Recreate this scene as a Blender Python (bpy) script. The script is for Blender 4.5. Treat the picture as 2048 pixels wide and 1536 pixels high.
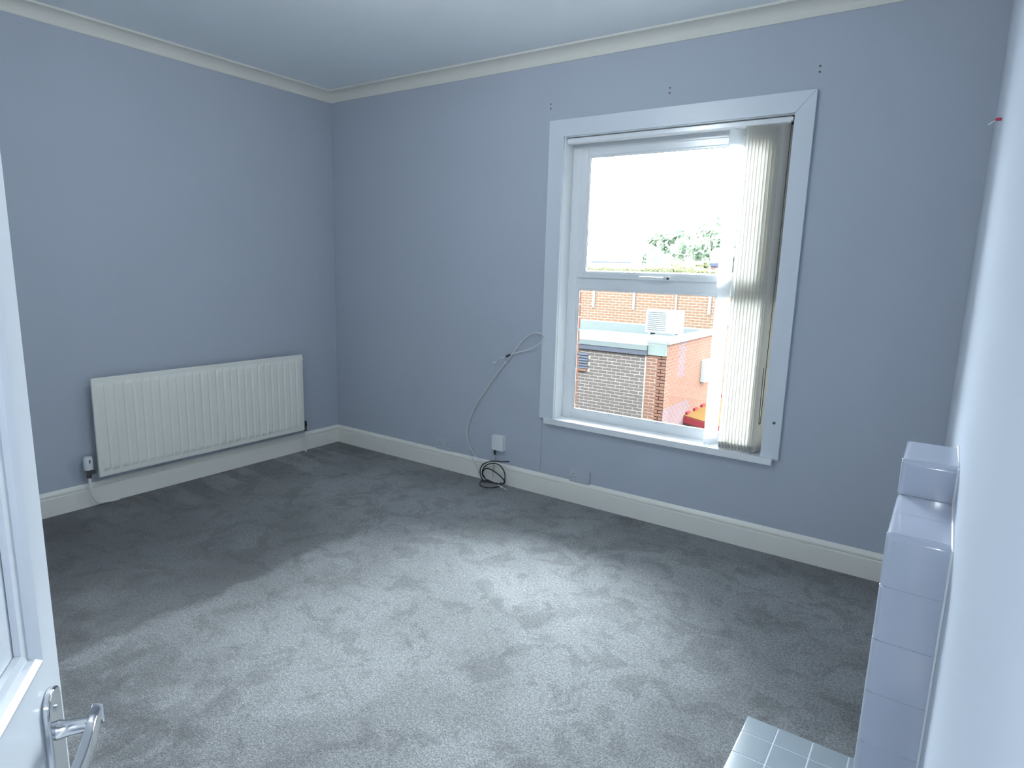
import bpy, bmesh, math, random
from mathutils import Vector, Matrix
random.seed(7)
for o in list(bpy.data.objects): bpy.data.objects.remove(o, do_unlink=True)
S = bpy.context.scene
COL = S.collection

# ------------------------------------------------------------------ camera
F_PX = 1270.703
YAW, PITCH, ROLL = -0.5975, -0.1825, 0.0281
CAM = Vector((4.1235, -3.4749, 1.4873))
def _axes():
    cy, sy, cp, sp = math.cos(YAW), math.sin(YAW), math.cos(PITCH), math.sin(PITCH)
    d = Vector((sy*cp, cy*cp, sp)); r = Vector((cy, -sy, 0)); u = r.cross(d)
    c, s = math.cos(ROLL), math.sin(ROLL)
    return c*r+s*u, -s*r+c*u, d
RT, UP, DIR = _axes()
cam = bpy.data.cameras.new('camera'); camo = bpy.data.objects.new('camera', cam); COL.objects.link(camo)
cam.sensor_width = 36; cam.lens = F_PX/2048*36; cam.clip_start = 0.01; cam.clip_end = 400
m = Matrix((RT, UP, -DIR)).transposed().to_4x4(); m.translation = CAM; camo.matrix_world = m
S.camera = camo
def ray(px, py): return (px-1024)/F_PX*RT-(py-768)/F_PX*UP+DIR
def onx(px, py, X): v = ray(px, py); return CAM+v*((X-CAM.x)/v.x)
def ony(px, py, Y): v = ray(px, py); return CAM+v*((Y-CAM.y)/v.y)
def onz(px, py, Z): v = ray(px, py); return CAM+v*((Z-CAM.z)/v.z)

# ------------------------------------------------------------------ world, lamps, exposure
W = bpy.data.worlds.new('overcast_sky'); S.world = W; W.use_nodes = True
bg = W.node_tree.nodes['Background']
bg.inputs[0].default_value = (0.86, 0.94, 1.0, 1); bg.inputs[1].default_value = 66.0
# sampling aid for the daylight through the window opening (gives off no light itself)
pl = bpy.data.lights.new('window_portal', 'AREA'); pl.shape = 'RECTANGLE'; pl.size = 1.3; pl.size_y = 1.75
pl.cycles.is_portal = True
plo = bpy.data.objects.new('window_portal', pl); COL.objects.link(plo)
plo.location = (2.74, 0.20, 1.39); plo.rotation_euler = (math.radians(-90), 0, 0)
# the camera's own small flash tube, left of and above the lens
fl = bpy.data.lights.new('camera_flash', 'POINT'); fl.energy = 6.5; fl.shadow_soft_size = 0.012; fl.color = (0.86, 0.93, 1.0)
flo = bpy.data.objects.new('camera_flash', fl); COL.objects.link(flo)
flo.location = CAM-RT*0.055+UP*0.028
vs = S.view_settings; vs.view_transform = 'Standard'; vs.look = 'None'; vs.gamma = 1; vs.exposure = 0.12; vs.use_curve_mapping = False

# ------------------------------------------------------------------ materials
def lin(c):
    return tuple(((x/255)/12.92 if x/255 <= .04045 else ((x/255+.055)/1.055)**2.4) for x in c)
def nd(nt, t, **kw):
    n = nt.nodes.new(t)
    for k, v in kw.items(): setattr(n, k, v)
    return n
def mat(name, col, rough=.5, var=.06, scale=6, bump=0., bscale=200, metal=0., spec=.5, coat=0., detail=4):
    """principled paint with a little procedural colour variation and relief"""
    M = bpy.data.materials.new(name); M.use_nodes = True; nt = M.node_tree; b = nt.nodes['Principled BSDF']
    tc = nd(nt, 'ShaderNodeTexCoord')
    n = nd(nt, 'ShaderNodeTexNoise'); n.inputs['Scale'].default_value = scale; n.inputs['Detail'].default_value = detail
    nt.links.new(tc.outputs['Object'], n.inputs['Vector'])
    mx = nd(nt, 'ShaderNodeMix', data_type='RGBA')
    mx.inputs[6].default_value = (*[x*(1-var) for x in col], 1); mx.inputs[7].default_value = (*[min(1, x*(1+var)) for x in col], 1)
    nt.links.new(n.outputs[0], mx.inputs[0]); nt.links.new(mx.outputs[2], b.inputs['Base Color'])
    b.inputs['Roughness'].default_value = rough; b.inputs['Metallic'].default_value = metal
    b.inputs['Specular IOR Level'].default_value = spec; b.inputs['Coat Weight'].default_value = coat
    if bump:
        n2 = nd(nt, 'ShaderNodeTexNoise'); n2.inputs['Scale'].default_value = bscale; n2.inputs['Detail'].default_value = 3
        nt.links.new(tc.outputs['Object'], n2.inputs['Vector'])
        bp = nd(nt, 'ShaderNodeBump'); bp.inputs['Strength'].default_value = bump; bp.inputs['Distance'].default_value = .002
        nt.links.new(n2.outputs[0], bp.inputs['Height']); nt.links.new(bp.outputs[0], b.inputs['Normal'])
    return M
M = {}
M['wall'] = mat('lavender_grey_wall_paint', (.47, .51, .58), .95, .025, 1.5, .12, 90, spec=.06)
M['ceiling'] = mat('pale_ceiling_paint', (.90, .94, .96), .8, .02, 1.2, .1, 60, spec=.2)
M['cream'] = mat('cream_gloss_paint', (.88, .865, .80), .32, .03, 3, .05, 40)
M['coving'] = mat('cream_coving_paint', (.78, .765, .70), .55, .03, 3, .05, 60, spec=.3)
M['radiator'] = mat('ivory_radiator_enamel', (.88, .875, .80), .38, .03, 4)
M['upvc'] = mat('white_upvc', (.82, .84, .86), .22, .015, 5)
M['casing'] = mat('white_casing_board', (.68, .73, .79), .35, .02, 3)
M['doorpaint'] = mat('white_door_gloss', (.54, .57, .61), .28, .03, 4, .06, 30)
M['chrome'] = mat('polished_chrome', (.72, .73, .75), .08, .02, 5, metal=1)
M['brass_dark'] = mat('tarnished_valve_brass', (.12, .13, .13), .4, .2, 40, metal=.6)
M['white_plastic'] = mat('white_plastic', (.78, .80, .82), .35, .02, 8)
M['paint_socket'] = mat('overpainted_socket_plastic', (.50, .54, .60), .45, .05, 20)
M['white_cable'] = mat('white_cable_sheath', (.78, .79, .78), .45, .03, 20)
M['grey_cable'] = mat('pale_grey_cable_sheath', (.52, .54, .54), .5, .03, 20)
M['black_cable'] = mat('black_cable_sheath', (.02, .022, .026), .45, .1, 20)
M['dark'] = mat('dark_hole', (.03, .035, .04), .8, .2, 60)
M['red_plug'] = mat('red_plug_plastic', (.55, .05, .08), .4, .05, 60)
M['green_plug'] = mat('green_plug_plastic', (.05, .12, .10), .5, .2, 60)
M['brown_plug'] = mat('brown_hole_filler', (.14, .10, .08), .7, .2, 60)
M['tile'] = mat('grey_gloss_painted_tile', (.43, .465, .555), .10, .03, 7, .04, 14, coat=.15)
M['hearth_tile'] = mat('grey_hearth_tile', (.33, .38, .415), .2, .05, 9, .05, 14)
M['grout'] = mat('pale_painted_grout', (.60, .64, .72), .5, .06, 60)
M['caulk'] = mat('white_caulk', (.68, .71, .75), .4, .05, 60)
M['core'] = mat('fireplace_core', (.30, .34, .41), .7, .05, 20)
M['landing'] = mat('landing_paint', (.35, .37, .40), .7, .03, 2)
def carpet():
    Mt = bpy.data.materials.new('grey_twist_carpet'); Mt.use_nodes = True; nt = Mt.node_tree; b = nt.nodes['Principled BSDF']
    tc = nd(nt, 'ShaderNodeTexCoord')
    def noise(sc, det, dist=0., rough=.5, vec=None):
        n = nd(nt, 'ShaderNodeTexNoise'); n.inputs['Scale'].default_value = sc; n.inputs['Detail'].default_value = det
        n.inputs['Distortion'].default_value = dist; n.inputs['Roughness'].default_value = rough
        nt.links.new(vec or tc.outputs['Object'], n.inputs['Vector']); return n.outputs[0]
    def mr(v, a, b_, c, d):
        r = nd(nt, 'ShaderNodeMapRange', interpolation_type='SMOOTHSTEP')
        for i, x in enumerate((a, b_, c, d)): r.inputs[i+1].default_value = x
        nt.links.new(v, r.inputs[0]); return r.outputs[0]
    def mul(a, b_, op='MULTIPLY'):
        k = nd(nt, 'ShaderNodeMath', operation=op); nt.links.new(a, k.inputs[0])
        if isinstance(b_, float): k.inputs[1].default_value = b_
        else: nt.links.new(b_, k.inputs[1])
        return k.outputs[0]
    mp = nd(nt, 'ShaderNodeMapping'); mp.inputs['Rotation'].default_value = (0, 0, .9); mp.inputs['Scale'].default_value = (1, .32, 1)
    nt.links.new(tc.outputs['Object'], mp.inputs['Vector'])
    sep = nd(nt, 'ShaderNodeSeparateXYZ'); nt.links.new(tc.outputs['Object'], sep.inputs[0]); X, Y = sep.outputs[0], sep.outputs[1]
    def wob(src, sc, amp):                                          # coordinate with a ragged edge
        n = noise(sc, 4, .2, .6); a = mul(n, amp); return mul(src, a, 'ADD')
    def lerp1(mask, f):                                             # 1 - mask*(1-f)
        a = mul(mask, 1.0-f); k = nd(nt, 'ShaderNodeMath', operation='SUBTRACT'); k.inputs[0].default_value = 1.0; nt.links.new(a, k.inputs[1]); return k.outputs[0]
    xw = wob(X, 5.0, .22); yw = wob(Y, 4.0, .3)
    lane = mul(mr(xw, 1.63, 1.71, 1., 0.), mr(yw, -1.25, -.65, 1., 0.))      # pile brushed the other way, west of x = 1.6
    band = mul(mul(mr(xw, 1.25, 1.45, 0., 1.), mr(xw, 1.64, 1.70, 1., 0.)), mr(yw, -1.35, -1.0, 1., 0.))
    west = mr(xw, .3, 1.9, 1., 0.)
    mpx = nd(nt, 'ShaderNodeMapping'); mpx.inputs['Scale'].default_value = (.55, 3.6, 1); mpx.inputs['Rotation'].default_value = (0, 0, .12); nt.links.new(tc.outputs['Object'], mpx.inputs['Vector'])
    vac = mul(mr(noise(1.6, 2, .5, .5, mpx.outputs[0]), .46, .56, 0., 1.), mr(xw, .35, .85, 1., 0.))   # vacuum strokes by the radiator
    edge = mr(yw, -.32, -.05, 0., 1.)  # shade under the sill put into the carpet colour along the window wall
    patch = mr(noise(1.7, 4, .5, .55), .42, .58, .84, 1.05)
    blot = mr(noise(6.5, 5, .8, .65), .40, .50, .76, 1.0)
    foot = mr(noise(11, 2, .3), .34, .40, .86, 1.0)
    near = mul(mr(yw, -2.75, -1.75, 1., 0.), mr(xw, 2.3, 3.3, 1., 0.))
    mott = mul(mr(noise(3.1, 5, .7, .65), .44, .56, 1., 0.), near)
    tuft = mr(noise(170, 3, 0, .8), .30, .70, .42, 1.56)
    fleck = mr(noise(80, 2, 0, .6), .32, .68, .82, 1.16)
    v = mul(mul(mul(mul(patch, blot), foot), tuft), fleck)
    for mk, f in ((lane, .66), (band, .76), (west, .90), (vac, .66), (edge, .80), (mott, .55), (mr(yw, -2.0, -.9, 1., 0.), .80)): v = mul(v, lerp1(mk, f))  # last factor paints the window light's falloff into the near carpet
    hue = nd(nt, 'ShaderNodeMix', data_type='RGBA')
    hue.inputs[6].default_value = (.285, .278, .278, 1); hue.inputs[7].default_value = (.268, .293, .308, 1)
    nt.links.new(noise(130, 2), hue.inputs[0])
    sc = nd(nt, 'ShaderNodeVectorMath', operation='SCALE'); nt.links.new(hue.outputs[2], sc.inputs[0]); nt.links.new(v, sc.inputs['Scale'])
    nt.links.new(sc.outputs[0], b.inputs['Base Color'])
    b.inputs['Roughness'].default_value = .95; b.inputs['Specular IOR Level'].default_value = .1
    b.inputs['Sheen Weight'].default_value = .25; b.inputs['Sheen Roughness'].default_value = .6
    bp = nd(nt, 'ShaderNodeBump'); bp.inputs['Strength'].default_value = .8; bp.inputs['Distance'].default_value = .006
    nt.links.new(noise(210, 3, 0, .75), bp.inputs['Height']); nt.links.new(bp.outputs[0], b.inputs['Normal'])
    return Mt
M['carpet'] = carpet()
def glass():
    Mt = bpy.data.materials.new('window_glass'); Mt.use_nodes = True; nt = Mt.node_tree
    for n in list(nt.nodes):
        if n.type != 'OUTPUT_MATERIAL': nt.nodes.remove(n)
    out = [n for n in nt.nodes if n.type == 'OUTPUT_MATERIAL'][0]
    t = nd(nt, 'ShaderNodeBsdfTransparent'); t.inputs[0].default_value = (.95, .97, .965, 1)
    g = nd(nt, 'ShaderNodeBsdfGlossy'); g.inputs['Roughness'].default_value = .02
    f = nd(nt, 'ShaderNodeFresnel'); f.inputs[0].default_value = 1.4
    mx = nd(nt, 'ShaderNodeMixShader'); nt.links.new(f.outputs[0], mx.inputs[0]); nt.links.new(t.outputs[0], mx.inputs[1]); nt.links.new(g.outputs[0], mx.inputs[2])
    nt.links.new(mx.outputs[0], out.inputs[0]); return Mt
M['glass'] = glass()
def cloth(name, col, trans):
    Mt = bpy.data.materials.new(name); Mt.use_nodes = True; nt = Mt.node_tree
    out = [n for n in nt.nodes if n.type == 'OUTPUT_MATERIAL'][0]
    tc = nd(nt, 'ShaderNodeTexCoord'); n = nd(nt, 'ShaderNodeTexNoise'); n.inputs['Scale'].default_value = 60
    nt.links.new(tc.outputs['Object'], n.inputs['Vector'])
    mx = nd(nt, 'ShaderNodeMix', data_type='RGBA'); mx.inputs[6].default_value = (*[c*.95 for c in col], 1); mx.inputs[7].default_value = (*[min(1, c*1.04) for c in col], 1)
    nt.links.new(n.outputs[0], mx.inputs[0])
    d = nd(nt, 'ShaderNodeBsdfDiffuse'); t = nd(nt, 'ShaderNodeBsdfTranslucent'); ms = nd(nt, 'ShaderNodeMixShader'); ms.inputs[0].default_value = trans
    nt.links.new(mx.outputs[2], d.inputs[0]); nt.links.new(mx.outputs[2], t.inputs[0])
    nt.links.new(d.outputs[0], ms.inputs[1]); nt.links.new(t.outputs[0], ms.inputs[2]); nt.links.new(ms.outputs[0], out.inputs[0])
    return Mt
M['slat'] = cloth('cream_blind_fabric', (.83, .815, .775), .46)
M['slat_white'] = cloth('white_blind_fabric', (.86, .88, .90), .6)
M['leaf'] = cloth('pale_green_leaf', (.10, .125, .09), .45)
M['leaf2'] = cloth('yellow_green_leaf', (.095, .10, .055), .45)
M['weight'] = mat('grey_blind_weight', (.42, .41, .42), .5, .1, 80)
# outdoors
M['brick_dark'] = mat('dark_brown_brick', (.031, .0275, .027), .85, .22, 1.1, .3, 60, detail=2, spec=0)
M['brick_red'] = mat('orange_red_brick', (.050, .026, .019), .85, .18, 1.1, .3, 60, detail=2, spec=0)
M['brick_buff'] = mat('orange_buff_brick', (.050, .030, .0195), .85, .22, 1.3, .3, 60, detail=2, spec=0)
M['brick_jamb'] = mat('red_jamb_brick', (.085, .042, .031), .85, .1, 9, .3, 60, spec=0)
M['mortar'] = mat('pale_mortar', (.105, .092, .078), .9, .08, 8, .3, 80, spec=0)
M['felt'] = mat('white_coated_roof_felt', (.06, .066, .068), .8, .12, 1.5, spec=0)
M['lead'] = mat('grey_green_lead', (.040, .046, .046), .6, .15, 3, spec=0)
M['fascia'] = mat('blue_grey_fascia', (.022, .024, .030), .6, .15, 6, spec=0)
M['stone'] = mat('grey_green_cap_render', (.05, .058, .055), .8, .2, 5, spec=0)
M['coping'] = mat('pale_coping_stone', (.06, .062, .06), .8, .25, 5, spec=0)
M['strap'] = mat('galvanised_strap', (.06, .066, .072), .5, .1, 6, spec=0)
M['acwhite'] = mat('white_enamelled_casing', (.12, .12, .115), .45, .04, 5, spec=0)
M['acgrille'] = mat('grey_grille', (.05, .055, .057), .5, .1, 20, spec=0)
M['louvre'] = mat('slate_louvre', (.011, .012, .014), .6, .1, 10, spec=0)
M['clad'] = mat('white_cladding', (.80, .81, .82), .6, .03, 1, spec=0)
M['gutter'] = mat('dark_gutter', (.022, .024, .036), .6, .1, 5, spec=0)
M['yellow'] = mat('yellow_canopy_fabric', (.034, .019, .007), .6, .1, 4, spec=0)
M['redfab'] = mat('red_canopy_edge', (.07, .01, .012), .6, .1, 4, spec=0)
M['stain'] = mat('dark_purple_brick', (.045, .030, .030), .85, .2, 1.1, .3, 60, spec=0)
M['tarmac'] = mat('yard_tarmac', (.05, .05, .055), .9, .2, 2, spec=0)
M['bark'] = mat('grey_bark', (.20, .17, .13), .9, .2, 10, spec=0)

# ------------------------------------------------------------------ mesh builders
class MB:
    def __init__(s): s.v = []; s.f = []
    def add(s, vs, fs):
        k = len(s.v); s.v += [tuple(v) for v in vs]; s.f += [tuple(i+k for i in f) for f in fs]; return s
    def box(s, x0, x1, y0, y1, z0, z1):
        return s.add([(x0, y0, z0), (x1, y0, z0), (x1, y1, z0), (x0, y1, z0), (x0, y0, z1), (x1, y0, z1), (x1, y1, z1), (x0, y1, z1)],
                     [(0, 3, 2, 1), (4, 5, 6, 7), (0, 1, 5, 4), (1, 2, 6, 5), (2, 3, 7, 6), (3, 0, 4, 7)])
    def prism(s, prof, fn, t0, t1):
        """profile of 2-D points swept from t0 to t1; fn(a, b, t) -> xyz"""
        n = len(prof); vs = [fn(a, b, t0) for a, b in prof]+[fn(a, b, t1) for a, b in prof]
        fs = [(i, (i+1) % n, n+(i+1) % n, n+i) for i in range(n)]+[tuple(range(n))[::-1], tuple(range(n, 2*n))]
        return s.add(vs, fs)
    def tube(s, pts, r, seg=8, cap=True):
        pts = [Vector(p) for p in pts]; n = len(pts); rs = r if isinstance(r, (list, tuple)) else [r]*n
        t = [(pts[min(i+1, n-1)]-pts[max(i-1, 0)]).normalized() for i in range(n)]
        a = t[0].orthogonal().normalized(); vs = []; fs = []
        for i in range(n):
            a = (a-t[i]*a.dot(t[i])).normalized(); b = t[i].cross(a)
            for k in range(seg):
                w = 2*math.pi*k/seg; vs.append(pts[i]+(a*math.cos(w)+b*math.sin(w))*rs[i])
        for i in range(n-1):
            for k in range(seg): fs.append((i*seg+k, i*seg+(k+1) % seg, (i+1)*seg+(k+1) % seg, (i+1)*seg+k))
        if cap: fs += [tuple(range(seg))[::-1], tuple(range((n-1)*seg, n*seg))]
        return s.add(vs, fs)
    def lathe(s, prof, c, axis='z', seg=20):
        pts = [Vector(c)+{'z': Vector((0, 0, h)), 'y': Vector((0, h, 0)), 'x': Vector((h, 0, 0))}[axis] for r, h in prof]
        n = len(prof); vs = []; fs = []
        e = {'z': (Vector((1, 0, 0)), Vector((0, 1, 0))), 'y': (Vector((0, 0, 1)), Vector((1, 0, 0))), 'x': (Vector((0, 1, 0)), Vector((0, 0, 1)))}[axis]
        for i in range(n):
            for k in range(seg):
                w = 2*math.pi*k/seg; vs.append(pts[i]+(e[0]*math.cos(w)+e[1]*math.sin(w))*max(prof[i][0], 1e-5))
        for i in range(n-1):
            for k in range(seg): fs.append((i*seg+k, i*seg+(k+1) % seg, (i+1)*seg+(k+1) % seg, (i+1)*seg+k))
        fs += [tuple(range(seg))[::-1], tuple(range((n-1)*seg, n*seg))]
        return s.add(vs, fs)
    def mesh(s, name, bevel=0, seg=2, smooth=False, fix=True):
        me = bpy.data.meshes.new(name); me.from_pydata(s.v, [], s.f)
        if bevel or fix:
            bm = bmesh.new(); bm.from_mesh(me)
            if bevel: bmesh.ops.bevel(bm, geom=bm.edges[:], offset=bevel, segments=seg, profile=.5, affect='EDGES', clamp_overlap=True)
            bmesh.ops.recalc_face_normals(bm, faces=bm.faces[:])
            bm.to_mesh(me); bm.free()
        if smooth:
            me.polygons.foreach_set('use_smooth', [True]*len(me.polygons))
            try: me.set_sharp_from_angle(angle=math.radians(40))
            except Exception: pass
        me.update(); return me
def catmull(P, n=8):
    P = [Vector(p) for p in P]; Q = [2*P[0]-P[1]]+P+[2*P[-1]-P[-2]]; out = []
    for i in range(1, len(Q)-2):
        a, b, c, d = Q[i-1:i+3]
        for k in range(n):
            t = k/n; out.append(.5*((2*b)+(c-a)*t+(2*a-5*b+4*c-d)*t*t+(3*b-a-3*c+d)*t**3))
    out.append(P[-1]); return out
PW = {}
def obj(name, data, m=None, parent=None, local=False, **kw):
    me = data.mesh(name, **kw) if isinstance(data, MB) else data
    o = bpy.data.objects.new(name, me); COL.objects.link(o)
    if m is not None and not me.materials: me.materials.append(M[m] if isinstance(m, str) else m)
    PW[o.name] = Matrix.Identity(4)
    if parent is not None:
        o.parent = parent
        if not local: o.matrix_parent_inverse = PW[parent.name].inverted()
        else: PW[o.name] = PW[parent.name]
    return o
def empty(name, loc, rz=0):
    o = bpy.data.objects.new(name, None); COL.objects.link(o); o.location = loc; o.rotation_euler = (0, 0, rz); o.empty_display_size = .1
    PW[o.name] = Matrix.Translation(loc) @ Matrix.Rotation(rz, 4, 'Z'); return o
def tag(o, label=None, cat=None, group=None, kind=None):
    if label: o['label'] = label
    if cat: o['category'] = cat
    if group: o['group'] = group
    if kind: o['kind'] = kind
    return o
def structure(o, label, cat): return tag(o, label, cat, kind='structure')
def inst(name, me, loc, parent):
    """a further piece sharing mesh data, at a world position under an unrotated parent"""
    o = bpy.data.objects.new(name, me); COL.objects.link(o); o.parent = parent
    o.matrix_parent_inverse = PW[parent.name].inverted(); o.location = loc; PW[o.name] = Matrix.Translation(loc); return o

# ------------------------------------------------------------------ room shell
RW, RD, RH = 4.177, -3.67, 2.756          # right wall x, near wall y, ceiling z
WX0, WX1, WZ0, WZ1 = 2.097, 3.386, .527, 2.26   # window opening
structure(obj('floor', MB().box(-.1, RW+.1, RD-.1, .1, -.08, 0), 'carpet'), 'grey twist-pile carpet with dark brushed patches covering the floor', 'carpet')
structure(obj('ceiling', MB().box(-.1, RW+.1, RD-.1, .32, RH, RH+.1), 'ceiling'), 'plain pale ceiling above the cream coving', 'ceiling')
structure(obj('wall_left', MB().box(-.1, 0, RD-.1, 0, 0, RH), 'wall'), 'plain lavender grey wall behind the radiator', 'wall')
structure(obj('wall_right', MB().box(RW, RW+.1, RD-.1, 0, 0, RH), 'wall'), 'pale lavender wall seen edge-on beside the tiled fireplace', 'wall')
b = MB()
for x0, x1, z0, z1 in ((-.1, WX0, 0, RH), (WX1, RW+.1, 0, RH), (WX0, WX1, 0, WZ0), (WX0, WX1, WZ1, RH)): b.box(x0, x1, 0, .124, z0, z1)
wall_far = structure(obj('wall_far', b, 'wall', fix=False), 'lavender grey wall with the single window', 'wall')
# outer brick leaf: backing plus the jamb bricks that show through the left edge of the glass
b = MB(); XJ = 2.160
for x0, x1, z0, z1 in ((-14, XJ-.012, -3.2, 5.6), (WX1-.063, 18, -3.2, 5.6), (XJ-.012, WX1-.063, -3.2, WZ0+.03), (XJ-.012, WX1-.063, WZ1-.03, 5.6)): b.box(x0, x1, .126, .178, z0, z1)  # facade drawn wide and tall to cut skylight on the bricks opposite
b.add([(-14, .45, 5.6), (18, .45, 5.6), (18, -4, 9.0), (-14, -4, 9.0), (18, .126, 5.5), (-14, .126, 5.5)], [(0, 1, 2, 3), (0, 5, 4, 1)])  # unseen high roof added to block skylight from the bricks opposite
b.box(5.2, 5.4, .178, 7.5, -3.2, 3.6); b.box(5.2, 12, 7.3, 7.5, -3.2, 3.6); b.add([(5.0, .178, 3.6), (5.0, 7.6, 3.6), (8.6, 7.6, 6.2), (8.6, .178, 6.2)], [(0, 1, 2, 3)])  # unseen rear wing and roof, added to keep skylight off the side wall
obj('outer_leaf_and_blockers', b, 'mortar', wall_far, fix=False)
jb = MB().box(-.215, 0, -.026, .026, -.0365, .0365).mesh('brick', bevel=.004, seg=1)
jb2 = MB().box(-.1025, 0, -.026, .026, -.0365, .0365).mesh('brick', bevel=.004, seg=1)
for x in (jb, jb2): x.materials.append(M['brick_jamb'])
for k in range(21):
    z = .56+k*.083
    inst('brick', jb if k % 2 else jb2, (XJ, .1565, z), wall_far)
for px, py in ((1102, 213), (1340, 181), (1640, 138)):
    p = ony(px, py, 0)
    for dz in (.013, -.013):
        obj('screw_hole', MB().lathe([(.0045, -.004), (.0045, -.0012), (.0025, -.0008), (.001, -.0008)], (p.x, 0, p.z+dz), 'y', 10), 'brown_plug', wall_far)
# near wall with the doorway, and a plain landing behind it
DX0, DX1, DZ = 3.225, 3.992, 2.0
b = MB()
for x0, x1, z0, z1 in ((-.1, DX0, 0, RH), (DX1, RW+.1, 0, RH), (DX0, DX1, DZ, RH)): b.box(x0, x1, RD-.1, RD, z0, z1)
structure(obj('wall_near', b, 'wall', fix=False), 'lavender grey wall with the doorway', 'wall')
b = MB(); b.box(2.6, 4.6, RD-1.3, RD-1.2, 0, RH); b.box(2.5, 2.6, RD-1.3, RD-.1, 0, RH); b.box(4.6, 4.7, RD-1.3, RD-.1, 0, RH); b.box(2.5, 4.7, RD-1.3, RD-.1, RH, RH+.1); b.box(2.5, 4.7, RD-1.3, RD-.1, -.08, 0)
structure(obj('wall_landing', b, 'landing', fix=False), 'plain walls of the landing beyond the doorway', 'wall')
b = MB(); T = .07
b.box(DX0-T, DX0, RD, RD+.016, 0, DZ+T); b.box(DX1, DX1+T, RD, RD+.016, 0, DZ+T); b.box(DX0, DX1, RD, RD+.016, DZ, DZ+T)
b.box(DX0, DX0+.022, RD-.1, RD, 0, DZ); b.box(DX1-.0, DX1+.01, RD-.1, RD, 0, DZ); b.box(DX0, DX1, RD-.1, RD, DZ-.022, DZ)
structure(obj('trim_5', b, 'cream', fix=False), 'cream door lining and architrave', 'door frame')
# skirting boards
SK = [(0, 0), (.018, 0), (.018, .1035), (.0165, .108), (.009, .1095), (.009, .1145), (.0165, .1165), (.0160, .124), (.010, .134), (.004, .1424), (0, .1424)]
def frame_fn(side):
    return {'left': lambda a, b_, t: (a, t, b_), 'far': lambda a, b_, t: (t, -a, b_), 'right': lambda a, b_, t: (RW-a, t, b_), 'near': lambda a, b_, t: (t, RD+a, b_)}[side]
for side, spans, lb in (('left', [(RD, 0)], 'cream moulded skirting board below the radiator'), ('far', [(.018, RW)], 'cream moulded skirting board below the window'),
                        ('right', [(-1.59, -.02), (RD, -2.3)], 'cream skirting board on either side of the fireplace'), ('near', [(0, DX0-T), (DX1+T, RW)], 'cream skirting board beside the doorway')):
    b = MB()
    for t0, t1 in spans: b.prism(SK, frame_fn(side), t0, t1)
    structure(obj('baseboard_'+side, b, 'cream'), lb, 'skirting board')
# coving: concave quadrant with small lips
CV = [(0, 2.683), (.006, 2.683), (.008, 2.690)]
for k in range(9):
    w = math.pi/2*k/8; CV.append((.066-.058*math.cos(w), 2.692+.052*math.sin(w)))
CV += [(.074, 2.746), (.076, RH), (0, RH)]
for n, side, t0, t1, lb in ((1, 'left', RD, 0, 'cream coving along the top of the wall above the radiator'), (2, 'far', 0, RW, 'cream coving along the top of the window wall'),
                            (3, 'right', RD, 0, 'cream coving along the top of the wall above the fireplace'), (4, 'near', 0, RW, 'cream coving along the top of the doorway wall')):
    structure(obj('trim_%d' % n, MB().prism(CV, frame_fn(side), t0, t1), 'coving'), lb, 'coving')

# ------------------------------------------------------------------ window
win = structure(empty('window_1', (2.74, .1, WZ0)), 'white plastic casement window with flat white casing boards and a deep sill', 'window')
# casing boards on the wall face, mitred at the top corners
OX0, OX1, OZ0, OZ1 = 1.9945, 3.4764, .5235, 2.3564
IX0, IX1, IZ1 = 2.097, 3.386, 2.26
def board(poly, y0, y1):
    n = len(poly); return MB().add([(x, y0, z) for x, z in poly]+[(x, y1, z) for x, z in poly],
        [tuple(range(n)), tuple(range(2*n-1, n-1, -1))]+[(i, n+i, n+(i+1) % n, (i+1) % n) for i in range(n)])
g = .0008
obj('casing_board', board([(OX0, OZ0), (IX0, OZ0), (IX0, IZ1), (OX0, OZ1)], -.02, 0), 'casing', win)
obj('casing_board', board([(OX1, OZ0), (OX1, OZ1), (IX1+g, IZ1), (IX1, OZ0)], -.02, 0), 'casing', win)
obj('casing_board', board([(IX0, IZ1), (IX1-g, IZ1), (OX1-2*g, OZ1), (OX0, OZ1)], -.02, 0), 'casing', win)
b = MB(); b.box(IX0, IX0+.004, -.004, .1, WZ0+.002, IZ1-.004); b.box(IX1-.004, IX1, -.004, .1, WZ0+.002, IZ1-.004); b.box(IX0, IX1, -.004, .1, IZ1-.004, IZ1)
obj('reveal_lining', b, 'upvc', win)
obj('sill', MB().add([(2.036, -.034, .493), (3.447, -.034, .493), (3.447, -.001, .493), (IX1, -.001, .493), (IX1, .1, .493), (IX0, .1, .493), (IX0, -.001, .493), (2.036, -.001, .493)]+[(2.036, -.034, WZ0+.002), (3.447, -.034, WZ0+.002), (3.447, -.001, WZ0+.002), (IX1, -.001, WZ0+.002), (IX1, .1, WZ0+.002), (IX0, .1, WZ0+.002), (IX0, -.001, WZ0+.002), (2.036, -.001, WZ0+.002)], [tuple(range(7, -1, -1)), tuple(range(8, 16))]+[(i, (i+1) % 8, 8+(i+1) % 8, 8+i) for i in range(8)]), 'upvc', win, fix=False)
p = ony(1548, 846, -.02)
obj('screw_hole', MB().lathe([(.0075, -.0215), (.0075, -.019), (.004, -.019)], (p.x, 0, p.z), 'y', 12), 'green_plug', win)
FY0, FY1 = .10, .125
def rect_frame(x0, x1, z0, z1, wl, wr, wb, wt, y0, y1):
    b = MB(); b.box(x0, x0+wl, y0, y1, z0, z1); b.box(x1-wr, x1, y0, y1, z0, z1)
    b.box(x0+wl, x1-wr, y0, y1, z0, z0+wb); b.box(x0+wl, x1-wr, y0, y1, z1-wt, z1); return b
b = rect_frame(IX0, IX1, WZ0, IZ1, .066, .066, .056, .064, FY0, FY1); b.box(IX0+.066, IX1-.066, FY0, FY1, 1.366, 1.435)
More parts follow.
